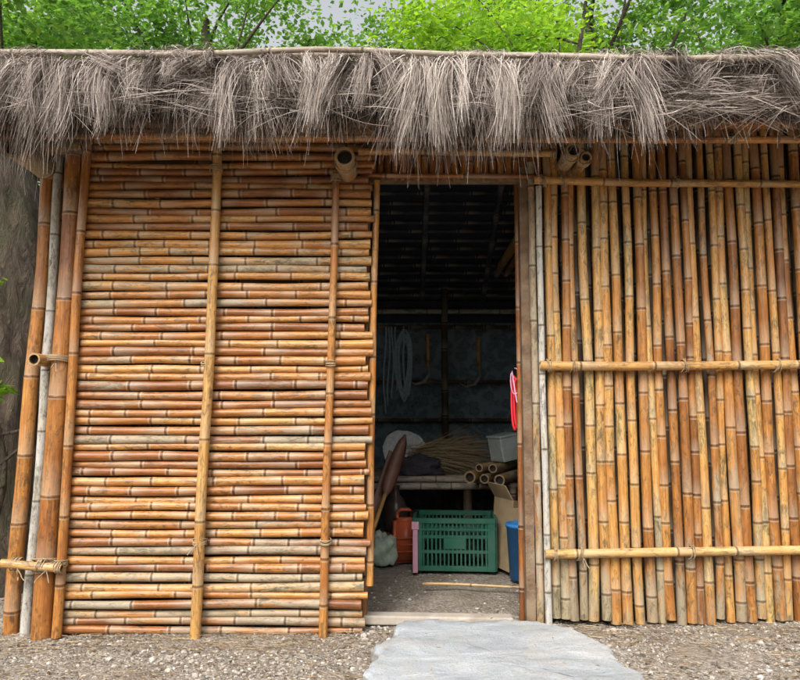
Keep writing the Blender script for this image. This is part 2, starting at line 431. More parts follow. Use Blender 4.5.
A.build('tie_beams',M_bamY,hut)

A=Acc(); x=.665; k=0
while x<2.34:
    r=random.uniform(.0175,.0245)
    x+=r*.98
    w=.10+random.uniform(-.12,.28)
    if random.random()<.10: w+=.2
    if x<.80: w=.38
    tone=random.random()*.82+.03
    bamboo(A,(x+random.uniform(-.005,.005)+.004*(x-.2),random.uniform(-.008,.006),.025+random.uniform(0,.03)),(x+random.uniform(-.009,.009),random.uniform(-.008,.006),2.31),
           r*1.05,r*.86,tone,w,.012,12,node=random.uniform(.20,.34))
    x+=r*.98+random.choice([0,.002,.004,.009]); k+=1
A.build('wall_panel_vertical_culms',M_bamV,hut)
A=Acc(); x=.68
while x<2.33:
    bamboo(A,(x,.06,.03),(x,.06,2.3),.025,.023,random.random()*.6,.1,.004,8); x+=.050
A.build('wall_panel_dark_backing_vertical',M_bamD,hut)  # dark layer added behind the uprights to deepen the gaps
A=Acc()
bamboo(A,(.62,-.055,2.025),(2.30,-.055,2.00),.019,.017,.35,.15,.008,14,.36)
bamboo(A,(.63,-.055,1.165),(2.33,-.055,1.165),.021,.020,.5,.25,.008,14,.36)
bamboo(A,(.635,-.055,.338),(2.33,-.055,.36),.020,.020,.65,.35,.008,14,.36)
bamboo(A,(-.19,-.10,2.145),(.70,-.10,2.135),.0185,.017,.3,.2,.004,14,.33)
A.build('wall_bars',M_bamY,hut)
A=Acc()
bamboo(A,(.617,-.02,.03),(.612,-.02,2.12),.017,.016,.25,.6,.008,12,.3)
bamboo(A,(.548,.05,.03),(.556,.05,2.1),.014,.014,.1,.1,.004,10,.33)
bamboo(A,(-.134,-.03,.20),(-.108,-.03,2.03),.017,.015,.55,.05,.010,12,.3)
bamboo(A,(-.165,.03,.03),(-.155,.03,2.1),.018,.017,.2,.1,.004,10,.33)
A.build('door_jamb_culms',M_bam,hut)
A=Acc()
bamboo(A,(.650,-.035,.03),(.645,-.035,2.0),.0155,.014,.9,.55,.008,12,.28)
A.build('door_jamb_weathered_culm',M_bamW,hut)
M_wood=simple('old_wood',(.15,.085,.045),.75,.6,14,.8,dirt=(.26,.19,.12))
A=Acc(); box(A,.558,.598,-.012,.05,.03,2.10); box(A,-.16,.60,-.004,.04,2.035,2.075)
A.build('door_frame',M_wood,hut)
A=Acc(); x=-.13
while x<.66:
    bamboo(A,(x,.01,2.04),(x+.002,.01,2.34),.0175,.016,random.random()*.45,.0,.003,10,.25); x+=.0355
A.build('over_door_culms',M_bam,hut)
A=Acc()
bamboo(A,(-.18,-.035,2.055),(.64,-.035,2.048),.012,.012,.3,.0,.003,10,.3)
bamboo(A,(-2.08,-.36,2.118),(2.72,-.36,2.10),.0165,.015,.45,.05,.012,12,.3)
bamboo(A,(-2.08,-.05,2.30),(2.72,-.05,2.29),.03,.03,.45,.05,.01,12,.3)
A.build('eave_purlins',M_bam,hut)
M_thr=simple('threshold_wood',(.44,.38,.31),.8,.4,6,.6,dirt=(.26,.215,.165))
A=Acc(); box(A,-.165,.50,.0,.085,.02,.060); o=A.build('threshold',M_thr,hut); bv=o.modifiers.new('b','BEVEL'); bv.width=.008; bv.segments=3; o.rotation_euler=(R(-2),R(.5),R(-1.5))

def roof_z(y): return 2.33+.33*(y+.42) if y<.9 else 2.765-.52*(y-.9)
A=Acc()
for X,top in((XL,1.92),(XR,1.92)):  # walls stop short of the roof; opening shaped to let sky light in
    y=.02
    while y<2.5:
        bamboo(A,(X,y,.0),(X,y,top),.028,.026,random.random()*.7,.2,.004,8); y+=.053
    for y in(.06,1.25,2.45): bamboo(A,(X-.0,y,.0),(X,y,roof_z(y)-.08),.04,.038,.3,.2,.004,10)
A.build('side_walls',M_bam,hut)
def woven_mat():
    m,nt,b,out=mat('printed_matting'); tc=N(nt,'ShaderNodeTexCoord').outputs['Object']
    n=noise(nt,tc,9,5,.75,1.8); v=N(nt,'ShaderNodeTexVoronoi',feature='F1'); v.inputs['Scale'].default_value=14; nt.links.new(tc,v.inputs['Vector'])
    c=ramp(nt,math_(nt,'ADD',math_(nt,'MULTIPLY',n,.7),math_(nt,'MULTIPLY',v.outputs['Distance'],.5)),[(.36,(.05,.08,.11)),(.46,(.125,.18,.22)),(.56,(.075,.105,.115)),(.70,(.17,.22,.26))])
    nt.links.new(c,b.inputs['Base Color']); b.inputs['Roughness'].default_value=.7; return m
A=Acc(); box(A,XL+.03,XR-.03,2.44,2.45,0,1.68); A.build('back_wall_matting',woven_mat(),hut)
A=Acc(); box(A,XL+.03,XR-.03,2.455,2.47,1.684,1.86); A.build('back_wall_gap_cover',M_dark,hut)  # board added over the gap to keep daylight out
A=Acc()
bamboo(A,(XL,2.40,1.775),(XR,2.40,1.765),.020,.020,.9,.9,.004,10); A.build('back_wall_light_strip_pole',M_bamW,hut)  # pale pole put in for the light strip of the bright back gap
A=Acc()
for X in(-.7,.36,1.5): bamboo(A,(X,2.39,0),(X,2.38,1.95),.028,.026,.1,.0,.004,10)
for zz in (1.64,1.2,.9): bamboo(A,(XL,2.40,zz),(XR,2.40,zz),.016,.015,.2,.1,.004,10)
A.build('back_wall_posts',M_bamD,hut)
A=Acc()
RX0,RX1=-2.1,2.75
def sheet(pts,th,x0,x1):
    for (y0,z0),(y1,z1) in zip(pts,pts[1:]):
        i=len(A.v)
        for x in(x0,x1):
            for y,z in((y0,z0),(y1,z1),(y1,z1+th),(y0,z0+th)):
                A.v.append((x,y,z)); A.c.append((0,0,0,0)); A.b.append((0,0,0))
        for f in((0,1,2,3),(7,6,5,4),(0,4,5,1),(1,5,6,2),(2,6,7,3),(3,7,4,0)): A.f.append(tuple(i+q for q in f)); A.sm.append(False)
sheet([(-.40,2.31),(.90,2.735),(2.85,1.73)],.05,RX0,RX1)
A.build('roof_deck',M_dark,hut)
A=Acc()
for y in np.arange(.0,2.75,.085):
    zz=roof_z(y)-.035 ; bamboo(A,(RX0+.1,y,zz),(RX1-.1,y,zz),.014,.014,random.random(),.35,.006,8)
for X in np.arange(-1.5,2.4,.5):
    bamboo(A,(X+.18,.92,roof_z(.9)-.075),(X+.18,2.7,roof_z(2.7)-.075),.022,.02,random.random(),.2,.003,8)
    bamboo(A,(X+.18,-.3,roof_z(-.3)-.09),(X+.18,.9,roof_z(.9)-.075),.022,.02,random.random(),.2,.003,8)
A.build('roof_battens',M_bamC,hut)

# --- thatch
def thatch():
    Ps=[];Ws=[];Ts=[];Ss=[]
    K=8
    s=np.linspace(0,1,K)
    def clump(cx,y0,z0,L,n,spread,tipspread,lat,out,tone,drop=1.25,wid=.0012,wave=.0,tv=.20):
        a=rng.normal(size=n)*spread; t=rng.normal(size=n)*tipspread
        l=L*rng.uniform(.6,1.12,n)
        x=cx+a[:,None]*(1-s)+(t[:,None]+lat)*s**1.2
        ph=rng.uniform(0,6.28); x=x+wave*(np.sin(s*4.5+ph)-math.sin(ph))[None,:]
        x=x+rng.normal(size=(n,1))*.009*np.sin(s*math.pi*rng.uniform(.7,1.6,(n,1)))
        y=y0+rng.uniform(-.03,.05,n)[:,None]-out*np.sqrt(s+1e-4)*rng.uniform(.7,1.25,(n,1))+rng.normal(size=(n,1))*.006*s
        zz=z0+rng.uniform(-.015,.02,n)[:,None]+ .03*np.sin(s*3.1)*rng.uniform(-.1,1,(n,1)) - l[:,None]*s**drop
        Ps.append(np.stack([x,y,zz],2)); Ws.append(rng.uniform(.6,1.6,n)*wid)
        Ts.append(np.clip(tone+rng.normal(size=n)*tv,0,1))
        Ss.append(np.clip((1-.12*s[None,:]**2)*rng.uniform(.8,1.1,(n,1)),0,1.3))  # tips darkened: mild shade painted into the strand colour
    def env(x):
        e=.295+.03*math.sin(x*3.1+.5)+.03*math.sin(x*7.3)+.018*math.sin(x*17)
        if x>.95: e-=.035
        return e
    x=RX0
    while x<RX1:
        clump(x,-.40,2.33,env(x)*.98,80,.04,.05,rng.normal()*.03,.05,.05,1.1); x+=.035
    for layer in range(3):
        x=RX0
        while x<RX1:
            L=env(x)*rng.uniform(.5,1.15)*(1-.10*layer)
            if -.98<x<-.70 : L*=.5
            if 1.0<x<1.4: L*=.62
            if rng.random()<.10: L*=.5
            tone=.48+rng.normal()*.22+(.06 if x<.9 else -.12)
            tip=.012 if rng.random()<.65 else .04
            clump(x,-.43-.018*layer,2.355+.008*layer,L,int(rng.integers(60,120)),.022,tip,rng.normal()*.06,rng.uniform(.05,.19),tone,rng.uniform(1.0,1.6),.00115,rng.uniform(0,.018))
            x+=rng.uniform(.045,.09)
    for x in rng.uniform(RX0,RX1,300):
        clump(x,-.45,2.34,env(x)*rng.uniform(1.0,1.45),8,.015,.03,rng.normal()*.06,.09,.36,1.2,.0011,.012)
    for x in (-1.85,-1.55,-1.32,-1.12,-.62,-.45,-.28,.02,.12,.20,.40,.58,.86,1.5,1.75,2.1):
        clump(x+rng.normal()*.03,-.46,2.37,env(x)*rng.uniform(1.06,1.28),150,.035,.028,rng.normal()*.05,.17,.58,1.25,.0012,.018)
    n=4600; xx=np.where(rng.random(n)<.62,rng.uniform(.9,RX1,n),rng.uniform(RX0,RX1,n))
    ln=rng.uniform(.08,.34,n)*np.sign(rng.normal(size=n)); dz=-np.abs(rng.normal(size=n))*.06
    z0=2.37-rng.random(n)**1.4*.24
    yb=-.47-.11*np.sqrt(np.clip((2.40-z0)/.3,0,1))+rng.normal(size=n)*.014
    P=np.stack([xx[:,None]+ln[:,None]*s,yb[:,None]+rng.normal(size=(n,1))*.02*np.sin(s*3.1),z0[:,None]+dz[:,None]*s**1.5+rng.normal(size=(n,1))*.014*np.sin(s*3.1)],2)
    Ps.append(P);Ws.append(rng.uniform(.7,1.6,n)*.0012);Ts.append(np.clip(rng.normal(size=n)*.27+.42,0,1));Ss.append(np.repeat(rng.uniform(.7,1.05,(n,1)),K,1))
    # tufts thrown over the top pole
    for x in rng.uniform(RX0,RX1,46):
        n=int(rng.integers(15,60)); ln=rng.uniform(.07,.16,n); a0=rng.normal(size=n)*.02
        P=np.stack([x+a0[:,None]+rng.normal(size=(n,1))*.035*s,-.37+rng.uniform(-.02,.03,(n,1))-ln[:,None]*1.1*s,2.40+rng.uniform(0,.02,(n,1))+.055*np.sin(s*2.9)*rng.uniform(.6,1,(n,1))-.03*s],2)
        Ps.append(P);Ws.append(rng.uniform(.7,1.5,n)*.0012);Ts.append(np.clip(rng.normal(size=n)*.2+.5,0,1));Ss.append(np.ones((n,K)))
    n=2600; xx=rng.uniform(RX0,RX1,n); ln=rng.uniform(.05,.15,n)
    P=np.stack([xx[:,None]+rng.normal(size=(n,1))*.06*s,-.36+rng.uniform(-.03,.12,(n,1))-ln[:,None]*s,2.36+rng.uniform(0,.03,(n,1))+.035*np.sin(s*2.6)*rng.uniform(0,1,(n,1))],2)
    Ps.append(P);Ws.append(rng.uniform(.7,1.5,n)*.0012);Ts.append(np.clip(rng.normal(size=n)*.2+.55,0,1));Ss.append(np.ones((n,K)))
    n=12000; xx=rng.uniform(RX0,RX1,n); yy=rng.uniform(-.38,2.8,n); ln=rng.uniform(.12,.3,n)
    sg=np.where(yy<.9,-1.,1.)
    rz=lambda y: np.where(y<.9,2.33+.33*(y+.42),2.765-.52*(y-.9))
    Y=yy[:,None]+sg[:,None]*ln[:,None]*s
    keep=Y.min(1)>-.46
    P=np.stack([xx[:,None]+rng.normal(size=(n,1))*.04*s,Y,rz(Y)+.045+rng.uniform(0,.025,(n,1))],2)
    P=P[keep]; n=len(P)
    Ps.append(P);Ws.append(rng.uniform(.8,1.8,n)*.004);Ts.append(np.clip(rng.normal(size=n)*.2+.5,0,1));Ss.append(np.repeat(rng.uniform(.6,1,(n,1)),K,1))
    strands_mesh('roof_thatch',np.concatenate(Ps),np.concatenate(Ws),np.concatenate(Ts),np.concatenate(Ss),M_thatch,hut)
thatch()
A=Acc()
bamboo(A,(-2.1,-.445,2.430),(2.75,-.445,2.402),.0145,.013,.5,.4,.016,10,.35)
bamboo(A,(-1.3,-.40,2.449),(1.9,-.40,2.435),.010,.009,.3,.4,.014,10,.35)
bamboo(A,(-.98,-.56,2.362),(1.35,-.565,2.352),.0120,.011,.5,.4,.02,10,.35)
bamboo(A,(1.0,-.58,2.335),(2.7,-.55,2.30),.013,.012,.3,.4,.02,10,.35)
A.build('thatch_holding_culms',M_bamT,hut)

A=Acc()
for c,ax,rd,t in [((-.840,-.10,2.06),(0,0,1),.028,4),((-.866,-.10,.40),(0,0,1),.029,5),((-.855,-.10,1.17),(0,0,1),.027,3),
                  ((-.293,-.10,2.02),(0,0,1),.022,5),((-.307,-.10,1.17),(0,0,1),.022,4),((-.321,-.10,.40),(0,0,1),.023,4),
                  ((-1.537,-.075,.31),(0,0,1),.056,7),((-1.527,-.07,1.19),(0,0,1),.053,6),((-1.64,-.12,.31),(1,0,0),.026,7),((-1.53,-.125,.305),(1,0,0),.026,6),((-1.455,-.13,.297),(1,0,0),.023,5),
                  ((-1.515,-.05,2.15),(0,0,1),.05,4),((-1.463,-.095,.31),(0,0,1),.027,5),
                  ((-.24,-.2,2.056),(0,1,0),.048,4),((-.24,-.11,2.13),(1,0,0),.03,4),((.765,-.15,2.104),(0,1,0),.037,6),((.70,-.10,2.135),(1,0,0),.022,4),((.825,-.17,2.08),(0,1,0),.03,5)]:
    wrap(A,c,ax,rd,t,.0026,.0056,.35)
for xx,zz in [(.66,2.024),(.75,2.024),(1.28,2.015),(1.95,2.005),(.67,1.165),(.78,1.165),(1.28,1.165),(1.7,1.165),(.68,.338),(.79,.339),(1.28,.345),(1.78,.352)]:
    wrap(A,(xx,-.05,zz),(1,0,0),.0245,3,.0022,.006,.5,1.2)
for x in (-1.45,-.65,-.24,.3,.77,1.4,2.0,2.5):
    wrap(A,(x,-.36,2.112-.0037*(x+2)),(1,0,0),.02,4,.0024,.006,.3)
for c in [(-1.62,-.15,.30),(-1.50,-.15,.29),(-.28,-.13,2.03),(.66,-.08,2.02),(.79,-.08,.335),(-.866,-.13,.4),(-1.52,-.12,1.18)]:
    for q in range(2):
        c=Vector(c); dx=random.uniform(-.012,.012); tube(A,[c+Vector((dx*k+random.uniform(-.003,.003),-.004*k,-.012*k)) for k in range(5)],.0022,5,False,.5)
A.build('rope_lashings',M_rope,hut)

# ------------------------------------------------------------------ INTERIOR OBJECTS
tb=empty('bamboo_table')
A=Acc()
for y in np.arange(1.5,2.36,.045): bamboo(A,(-.25,y,.52+random.uniform(-.003,.003)),(.95,y,.52),.021,.02,random.random(),.3,.004,10)
bamboo(A,(-.25,1.50,.47),(.95,1.5,.475),.024,.022,.9,.5,.003,12); 
A.build('table_top',M_bamT,tb)
A=Acc()
for x in(-.2,.45,.9):
    for y in(1.53,2.3): bamboo(A,(x,y,0),(x,y,.45),.03,.03,.4,.3,.002,10)
A.build('table_legs',M_bamD,tb)
M_cloth=simple('dark_cloth',(.05,.045,.055),.9,.5,14,.6)
def heap(name,c,rx,ry,rz,m,seed=0,amp=.35,parent=None,sub=4,flat=True):
    bm=bmesh.new(); bmesh.ops.create_icosphere(bm,subdivisions=sub,radius=1)
    for v in bm.verts:
        p=v.co.copy(); k=1+amp*mnoise.noise(p*1.7+Vector((seed,0,0)))+amp*.5*mnoise.noise(p*4+Vector((0,seed,0)))+amp*.2*mnoise.noise(p*9)
        q=Vector((p.x*rx,p.y*ry,p.z*rz))*k
        if flat and q.z<-rz*.6: q.z=-rz*.6
        v.co=q
    for f in bm.faces: f.smooth=True
    me=bpy.data.meshes.new(name); bm.to_mesh(me); bm.free(); me.materials.append(m)
    return new_obj(name,me,parent,(c[0],c[1],c[2]+rz*.6))
heap('cloth_pile',(.09,1.58,.54),.19,.07,.075,M_cloth,3,.5)
n=1000; K=6; s=np.linspace(0,1,K)
ang=rng.normal(size=n)*.38+.12; ln=rng.uniform(.2,.46,n)
x0=.18+rng.normal(size=n)*.06; y0=1.66+rng.uniform(-.05,.1,n)
P=np.stack([x0[:,None]+ln[:,None]*s*np.cos(ang)[:,None],y0[:,None]+rng.normal(size=(n,1))*.05*s,.60+rng.uniform(0,.13,(n,1))+ln[:,None]*s*np.sin(ang)[:,None]*.55-.03*s**2],2)
strands_mesh('dry_stalks',P,rng.uniform(.8,2,n)*.0018,np.clip(rng.normal(size=n)*.2+.75,0,1),np.ones((n,K)),M_litter)
M_hat=simple('bleached_straw',(.60,.62,.62),.8,.35,40,.6)
def hat():
    A=Acc(); ns=44
    prof=[(.0,.07),(.035,.068),(.062,.055),(.07,.025),(.074,.0),(.09,-.004),(.105,.001),(.12,-.003),(.135,.002),(.15,-.006)]
    for r,z in prof:
        for k in range(ns):
            an=6.283*k/ns; rr=r*(1+.012*math.sin(an*11)); A.v.append((rr*math.cos(an),rr*math.sin(an)*1.0,z+.012*math.sin(an*3)*r/.15))
    for j in range(len(prof)-1):
        for k in range(ns):
            k2=(k+1)%ns; A.f.append((j*ns+k,(j+1)*ns+k,(j+1)*ns+k2,j*ns+k2)); A.sm.append(True)
    o=A.build('straw_hat',M_hat)
    o.location=(.03,1.68,.70); o.rotation_euler=(R(-118),R(14),0)
    so=o.modifiers.new('s','SOLIDIFY'); so.thickness=.006
hat()
M_plank=simple('rusty_red_steel',(.17,.075,.05),.5,.5,10,.3)
p=empty('shovel',(-.235,.90,.05)); p.rotation_euler=(R(-17),R(21),R(6))
A=Acc(); tube(A,[(0,0,.0),(0,0,.5)],.013,10); tube(A,[(-.05,0,.0),(.05,0,.0)],.012,8); A.build('handle',M_bamY,p)
A=Acc(); prof=[(.40,.014),(.46,.018),(.50,.055),(.55,.066),(.65,.068),(.75,.062),(.81,.045),(.86,.012)]
for z_,w_ in prof:
    for u in(-1,-.5,0,.5,1): A.v.append((u*w_*.62,-.018*(1-u*u)*(1 if z_>.47 else .6),z_)); A.c.append((.5,0,0,0)); A.b.append((0,0,0))
for j in range(len(prof)-1):
    for q in range(4): A.f.append((j*5+q,j*5+q+1,(j+1)*5+q+1,(j+1)*5+q)); A.sm.append(True)
o=A.build('blade',M_plank,p); so=o.modifiers.new('s','SOLIDIFY'); so.thickness=.004
A=Acc(); box(A,-.026,.026,-.009,.009,0,.74); o=A.build('wooden_plank',M_plank); 
o.location=(-.27,.99,.04); o.rotation_euler=(R(-14),R(20),R(6)); bv=o.modifiers.new('b','BEVEL'); bv.width=.004; bv.segments=2
M_red=simple('red_plastic',(.55,.10,.035),.4,.3,8,.1,dirt=(.35,.10,.05))
def jerry():
    p=empty('jerry_can',(.035,1.28,.035)); p.rotation_euler=(0,0,R(8))
    bm=bmesh.new(); bmesh.ops.create_cube(bm,size=1)
    for v in bm.verts: v.co=Vector((v.co.x*.18,v.co.y*.13,(v.co.z+.5)*.27))
    for v in bm.verts:
        if v.co.z>.2: v.co.x*=.86; v.co.y*=.85
    bmesh.ops.bevel(bm,geom=bm.edges[:],offset=.02,segments=4,affect='EDGES')
    for f in bm.faces:f.smooth=True
    me=bpy.data.meshes.new('body'); bm.to_mesh(me); bm.free(); me.materials.append(M_red); new_obj('body',me,p)
    A=Acc(); tube(A,[(-.05,0,.255),(-.05,0,.30),(-.03,0,.318),(.02,0,.318),(.04,0,.30),(.045,0,.26)],.011,8)
    A.build('handle',M_red,p)
    A=Acc(); tube(A,[(.055,-.03,.25),(.055,-.03,.295)],.02,14); tube(A,[(.055,-.03,.29),(.055,-.03,.312)],.025,14); A.build('cap',simple('black_plastic',(.02,.02,.02),.4),p)
    A=Acc()
    for zz in(.07,.11,.15): tube(A,[(-.06,-.064,zz),(.06,-.064,zz)],.006,8)
    A.build('ribs',M_red,p)
jerry()
def lathe(name,prof,loc,m,ns=28,parent=None):
    A=Acc()
    for r,z in prof:
        for k in range(ns): an=6.2832*k/ns; A.v.append((r*math.cos(an),r*math.sin(an),z))
    for j in range(len(prof)-1):
        for k in range(ns): k2=(k+1)%ns; A.f.append((j*ns+k,j*ns+k2,(j+1)*ns+k2,(j+1)*ns+k)); A.sm.append(True)
    o=A.build(name,m,parent); o.location=loc; return o
M_clay=simple('dark_glaze',(.07,.045,.035),.3,.3,10,.1)
jug=[(0,0),(.055,0),(.075,.06),(.08,.14),(.06,.2),(.028,.24),(.026,.28),(.034,.29),(.03,.295),(.02,.29),(0,.25)]
lathe('clay_jug',jug,(-.03,1.45,.19),M_clay)
A=Acc(); box(A,-.14,.06,1.38,1.56,.03,.188); A.build('wooden_box',M_wood)
M_bag=simple('white_green_sack',(.50,.54,.46),.6,.5,7,.3,dirt=(.20,.28,.18))
heap('plastic_sack',(-.105,1.24,.03),.10,.09,.115,M_bag,9,.5)
M_green=simple('green_plastic',(.012,.105,.065),.45,.35,9,.08,dirt=(.05,.12,.085))
def crate():
    p=empty('plastic_crate',(.33,1.13,.045))
    A=Acc(); W,D,H=.235,.17,.30
    def wall(M,w):
        box(A,-w,w,-.006,.006,0,.03,M); box(A,-w,w,-.012,.008,H-.03,H,M); box(A,-w,w,-.0055,.0055,.10,.118,M); box(A,-w,w,-.0055,.0055,.185,.203,M)
        box(A,-w,w,-.010,.004,H-.072,H-.058,M)
        n=int(w*2/.024)
        for k in range(n+1):
            x=-w+.006+(2*w-.012)*k/n; t=.005
            box(A,x-t,x+t,-.005,.005,.03,H-.03,M)
        box(A,-.06,.06,-.0075,.003,.125,.185,M)
        for sx in(-1,1): box(A,sx*(w-.024)-.022,sx*(w-.024)+.022,-.0095,.003,.0,H-.002,M)
    T=Matrix.Translation
    wall(T((0,-D,0)),W); wall(T((0,D,0))@Matrix.Rotation(math.pi,4,'Z'),W)
    wall(T((W,0,0))@Matrix.Rotation(math.pi/2,4,'Z'),D-.01); wall(T((-W,0,0))@Matrix.Rotation(-math.pi/2,4,'Z'),D-.01)
    box(A,-W+.01,W-.01,-D+.01,D-.01,.004,.012)
    o=A.build('basket_body',M_green,p); b=o.modifiers.new('b','BEVEL'); b.width=.0015; b.segments=1
    p.rotation_euler=(0,0,R(-4))
crate()
heap('folded_tarp',(.34,1.14,.075),.18,.13,.10,simple('dark_green_tarp',(.015,.03,.025),.6,.4,10,.4),21)
M_pink=simple('pink_plastic',(.55,.27,.36),.5,.2,8,.1)
A=Acc(); box(A,-.015,.015,-.012,.012,0,.26); box(A,-.022,.022,-.016,.016,.24,.285); o=A.build('pink_plastic_post',M_pink); o.location=(.088,.945,.04); o.rotation_euler=(R(-4),0,0)
bv=o.modifiers.new('b','BEVEL'); bv.width=.004; bv.segments=2
M_card=simple('cardboard',(.40,.29,.165),.8,.35,6,.2)
p=empty('cardboard_box',(.665,1.04,.045)); p.rotation_euler=(0,R(5),R(18))
A=Acc(); 
for a in((-.09,-.084,-.12,.12,0,.40),(.084,.09,-.12,.12,0,.38),(-.083,.083,-.12,-.115,0,.36),(-.083,.083,.115,.12,0,.38),(-.083,.083,-.114,.114,0,.006)): box(A,*a)
box(A,-.003,.003,-.12,.12,0,.10,Matrix.Translation((-.087,0,.40))@Matrix.Rotation(R(-35),4,'Y'))
A.build('carton',M_card,p)
M_blue=simple('blue_plastic',(.04,.20,.5),.4,.25,6,.1)
lathe('blue_bucket',[(0,0),(.075,0),(.09,.28),(.096,.28),(.096,.30),(.088,.30),(.073,.01),(0,.01)],(.682,.78,.045),M_blue)
p=empty('bamboo_stack')
A=Acc()
for k,(x,z,rr) in enumerate([(.515,.565,.038),(.60,.56,.030),(.68,.56,.034),(.57,.625,.024),(.65,.625,.028)]):
    bamboo(A,(x-.08,1.12+random.uniform(-.10,.12),z-.01),(x+.42,2.2,z),rr,rr*.9,random.random(),.6,.006,14,.3)
A.build('culms',M_bamY,p)
A=Acc(); bamboo(A,(.50,1.25,.50),(1.1,1.25,.50),.022,.022); bamboo(A,(.7,1.22,0),(.7,1.22,.5),.024,.024); bamboo(A,(1.05,1.25,0),(1.05,1.25,.5),.024,.024); bamboo(A,(.62,2.1,.50),(1.1,2.1,.50),.022,.022)
bamboo(A,(1.05,2.1,0),(1.05,2.1,.5),.024,.024)
A.build('rack',M_bamD,p)
M_grey=simple('grey_plastic',(.45,.50,.48),.5,.3,9,.15,dirt=(.25,.27,.25))
p=empty('storage_tub',(.69,1.38,.655)); p.rotation_euler=(0,R(-10),R(24))
A=Acc()
for a in((-.07,.07,-.08,-.073,0,.15),(-.07,.07,.073,.08,0,.15),(-.07,-.064,-.072,.072,0,.15),(.064,.07,-.072,.072,0,.15),(-.063,.063,-.072,.072,0,.008),(-.076,.076,-.086,.086,.151,.165)): box(A,*a)
o=A.build('tub_body',M_grey,p); bv=o.modifiers.new('b','BEVEL'); bv.width=.003
A=Acc()
for k in range(7):
    w=random.uniform(.03,.07); h=random.uniform(.2,.29); cx=.04+random.uniform(-.03,.03)
    pts=[(cx+w*math.sin(a)*(1+.3*math.cos(a)),2.33+random.uniform(-.01,.01),1.33+h*math.cos(a)) for a in np.linspace(0,6.28,26)[:-1]]
    tube(A,pts,.008,6,True)
tube(A,[(.03,2.36,1.64),(.03,2.33,1.60),(.03,2.33,1.5)],.008,6)
A.build('rope_coil',M_rope_b)
A=Acc()
for k in range(4):
    cx=-.12+k*.03; tube(A,[(cx+.01*math.sin(z*9+k),2.35,z) for z in np.linspace(1.64,.95+k*.06,12)],.007,6)
A.build('hanging_cords',M_rope_b)
M_steel=simple('worn_steel',(.35,.32,.30),.4,.4,12,.3)
for k,(x,zt) in enumerate([(.22,1.60),(.62,1.58)]):
    p=empty('hanging_sickle',(x,2.34,zt)); A=Acc(); tube(A,[(0,0,-.02),(0.005,0,-.28)],.014,8); A.build('handle',M_bamY,p)
    A=Acc(); tube(A,[(.005,0,-.27),(.02,0,-.33),(-.03,0,-.40),(-.10,0,-.42),(-.15,0,-.39)],[.006,.012,.015,.011,.002],4); A.build('blade',M_steel,p)
M_redc=simple('red_hose',(.7,.03,.04),.4,.2,10,.05)
A=Acc()
for k in range(2):
    pts=[(.545-.010*k+.013*math.sin(a),.075+.01*k,1.0+(.115+.01*k)*math.cos(a)) for a in np.linspace(0,6.28,26)[:-1]]
    tube(A,pts,.0055,8,True)
A.build('red_hose_loop',M_redc)
A=Acc(); tube(A,[(.53+.035*math.sin(a)*(1 if a<3.14 else .5),.045,1.10+.06*math.cos(a)) for a in np.linspace(0,5.6,20)]+[(.54,.045,1.0)],.003,6); tube(A,[(.545,.05,1.16),(.55,.05,1.3)],.003,6)
A.build('pink_cord',M_pink)
A=Acc(); bamboo(A,(.12,.62,.055),(.62,.52,.06),.008,.007,.8,.4,.004,8,.3); A.build('bamboo_stick',M_bamY)

# ------------------------------------------------------------------ litter
def litter(name,n,xr,yr,size,zoff=.012,onslab=.96):
    V=[];F=[];C=[]
    me=bpy.data.meshes.new(name); i=0
    while i<n:
        x=random.uniform(*xr); y=random.uniform(*yr)
        if in_poly(x,y,slab) and random.random()<onslab: continue
        if y>0 and -1.7<x<2.4: continue
        s=size*random.uniform(.4,1.6); a=random.random()*6.28; w=s*random.uniform(.2,.45)
        z=(gh(x,y) if abs(x)<4 and abs(y)<3 else .02)+zoff
        if in_poly(x,y,slab): z=.076
        t1=random.uniform(-.3,.3)*s; c,sn=math.cos(a),math.sin(a); b=len(V)
        for (u,v,h) in((-s,0,0),(-.2*s,-w,t1),(s,0,random.uniform(-.2,.4)*s),(.1*s,w,t1)):
            V.append((x+u*c-v*sn,y+u*sn+v*c,z+h))
        tt=random.random()
        C+=[(tt,random.uniform(.7,1.1),0,1)]*4; F.append((b,b+1,b+2,b+3)); i+=1
    me.from_pydata(V,[],F); a=me.attributes.new('bcol','FLOAT_COLOR','POINT'); a.data.foreach_set('color',np.array(C,dtype=np.float32).ravel()); me.materials.append(M_litter)
    new_obj(name,me)
litter('fallen_leaves',2600,(-2.6,2.8),(-1.0,-.02),.0105,.006)
litter('leaf_litter',8000,(-9,9),(.3,9),.045,.02)
n=2200; K=4; s=np.linspace(0,1,K); x=rng.uniform(-2,2.5,n); y=np.where(rng.random(n)<.6,rng.uniform(-.3,-.03,n),rng.uniform(-.9,-.03,n)); ok=[not in_poly(a,b,slab) for a,b in zip(x,y)]; x=x[ok];y=y[ok];n=len(x)
an=rng.uniform(0,6.28,n); ln=rng.uniform(.02,.14,n)
zb=np.array([gh(a,b) for a,b in zip(x,y)])
P=np.stack([x[:,None]+np.cos(an)[:,None]*ln[:,None]*s,y[:,None]+np.sin(an)[:,None]*ln[:,None]*s*.5,zb[:,None]+.008+rng.uniform(0,.01,(n,1))+0*s],2)
strands_mesh('straw_bits',P,rng.uniform(.8,1.6,n)*.001,rng.random(n),np.ones((n,K)),M_litter)

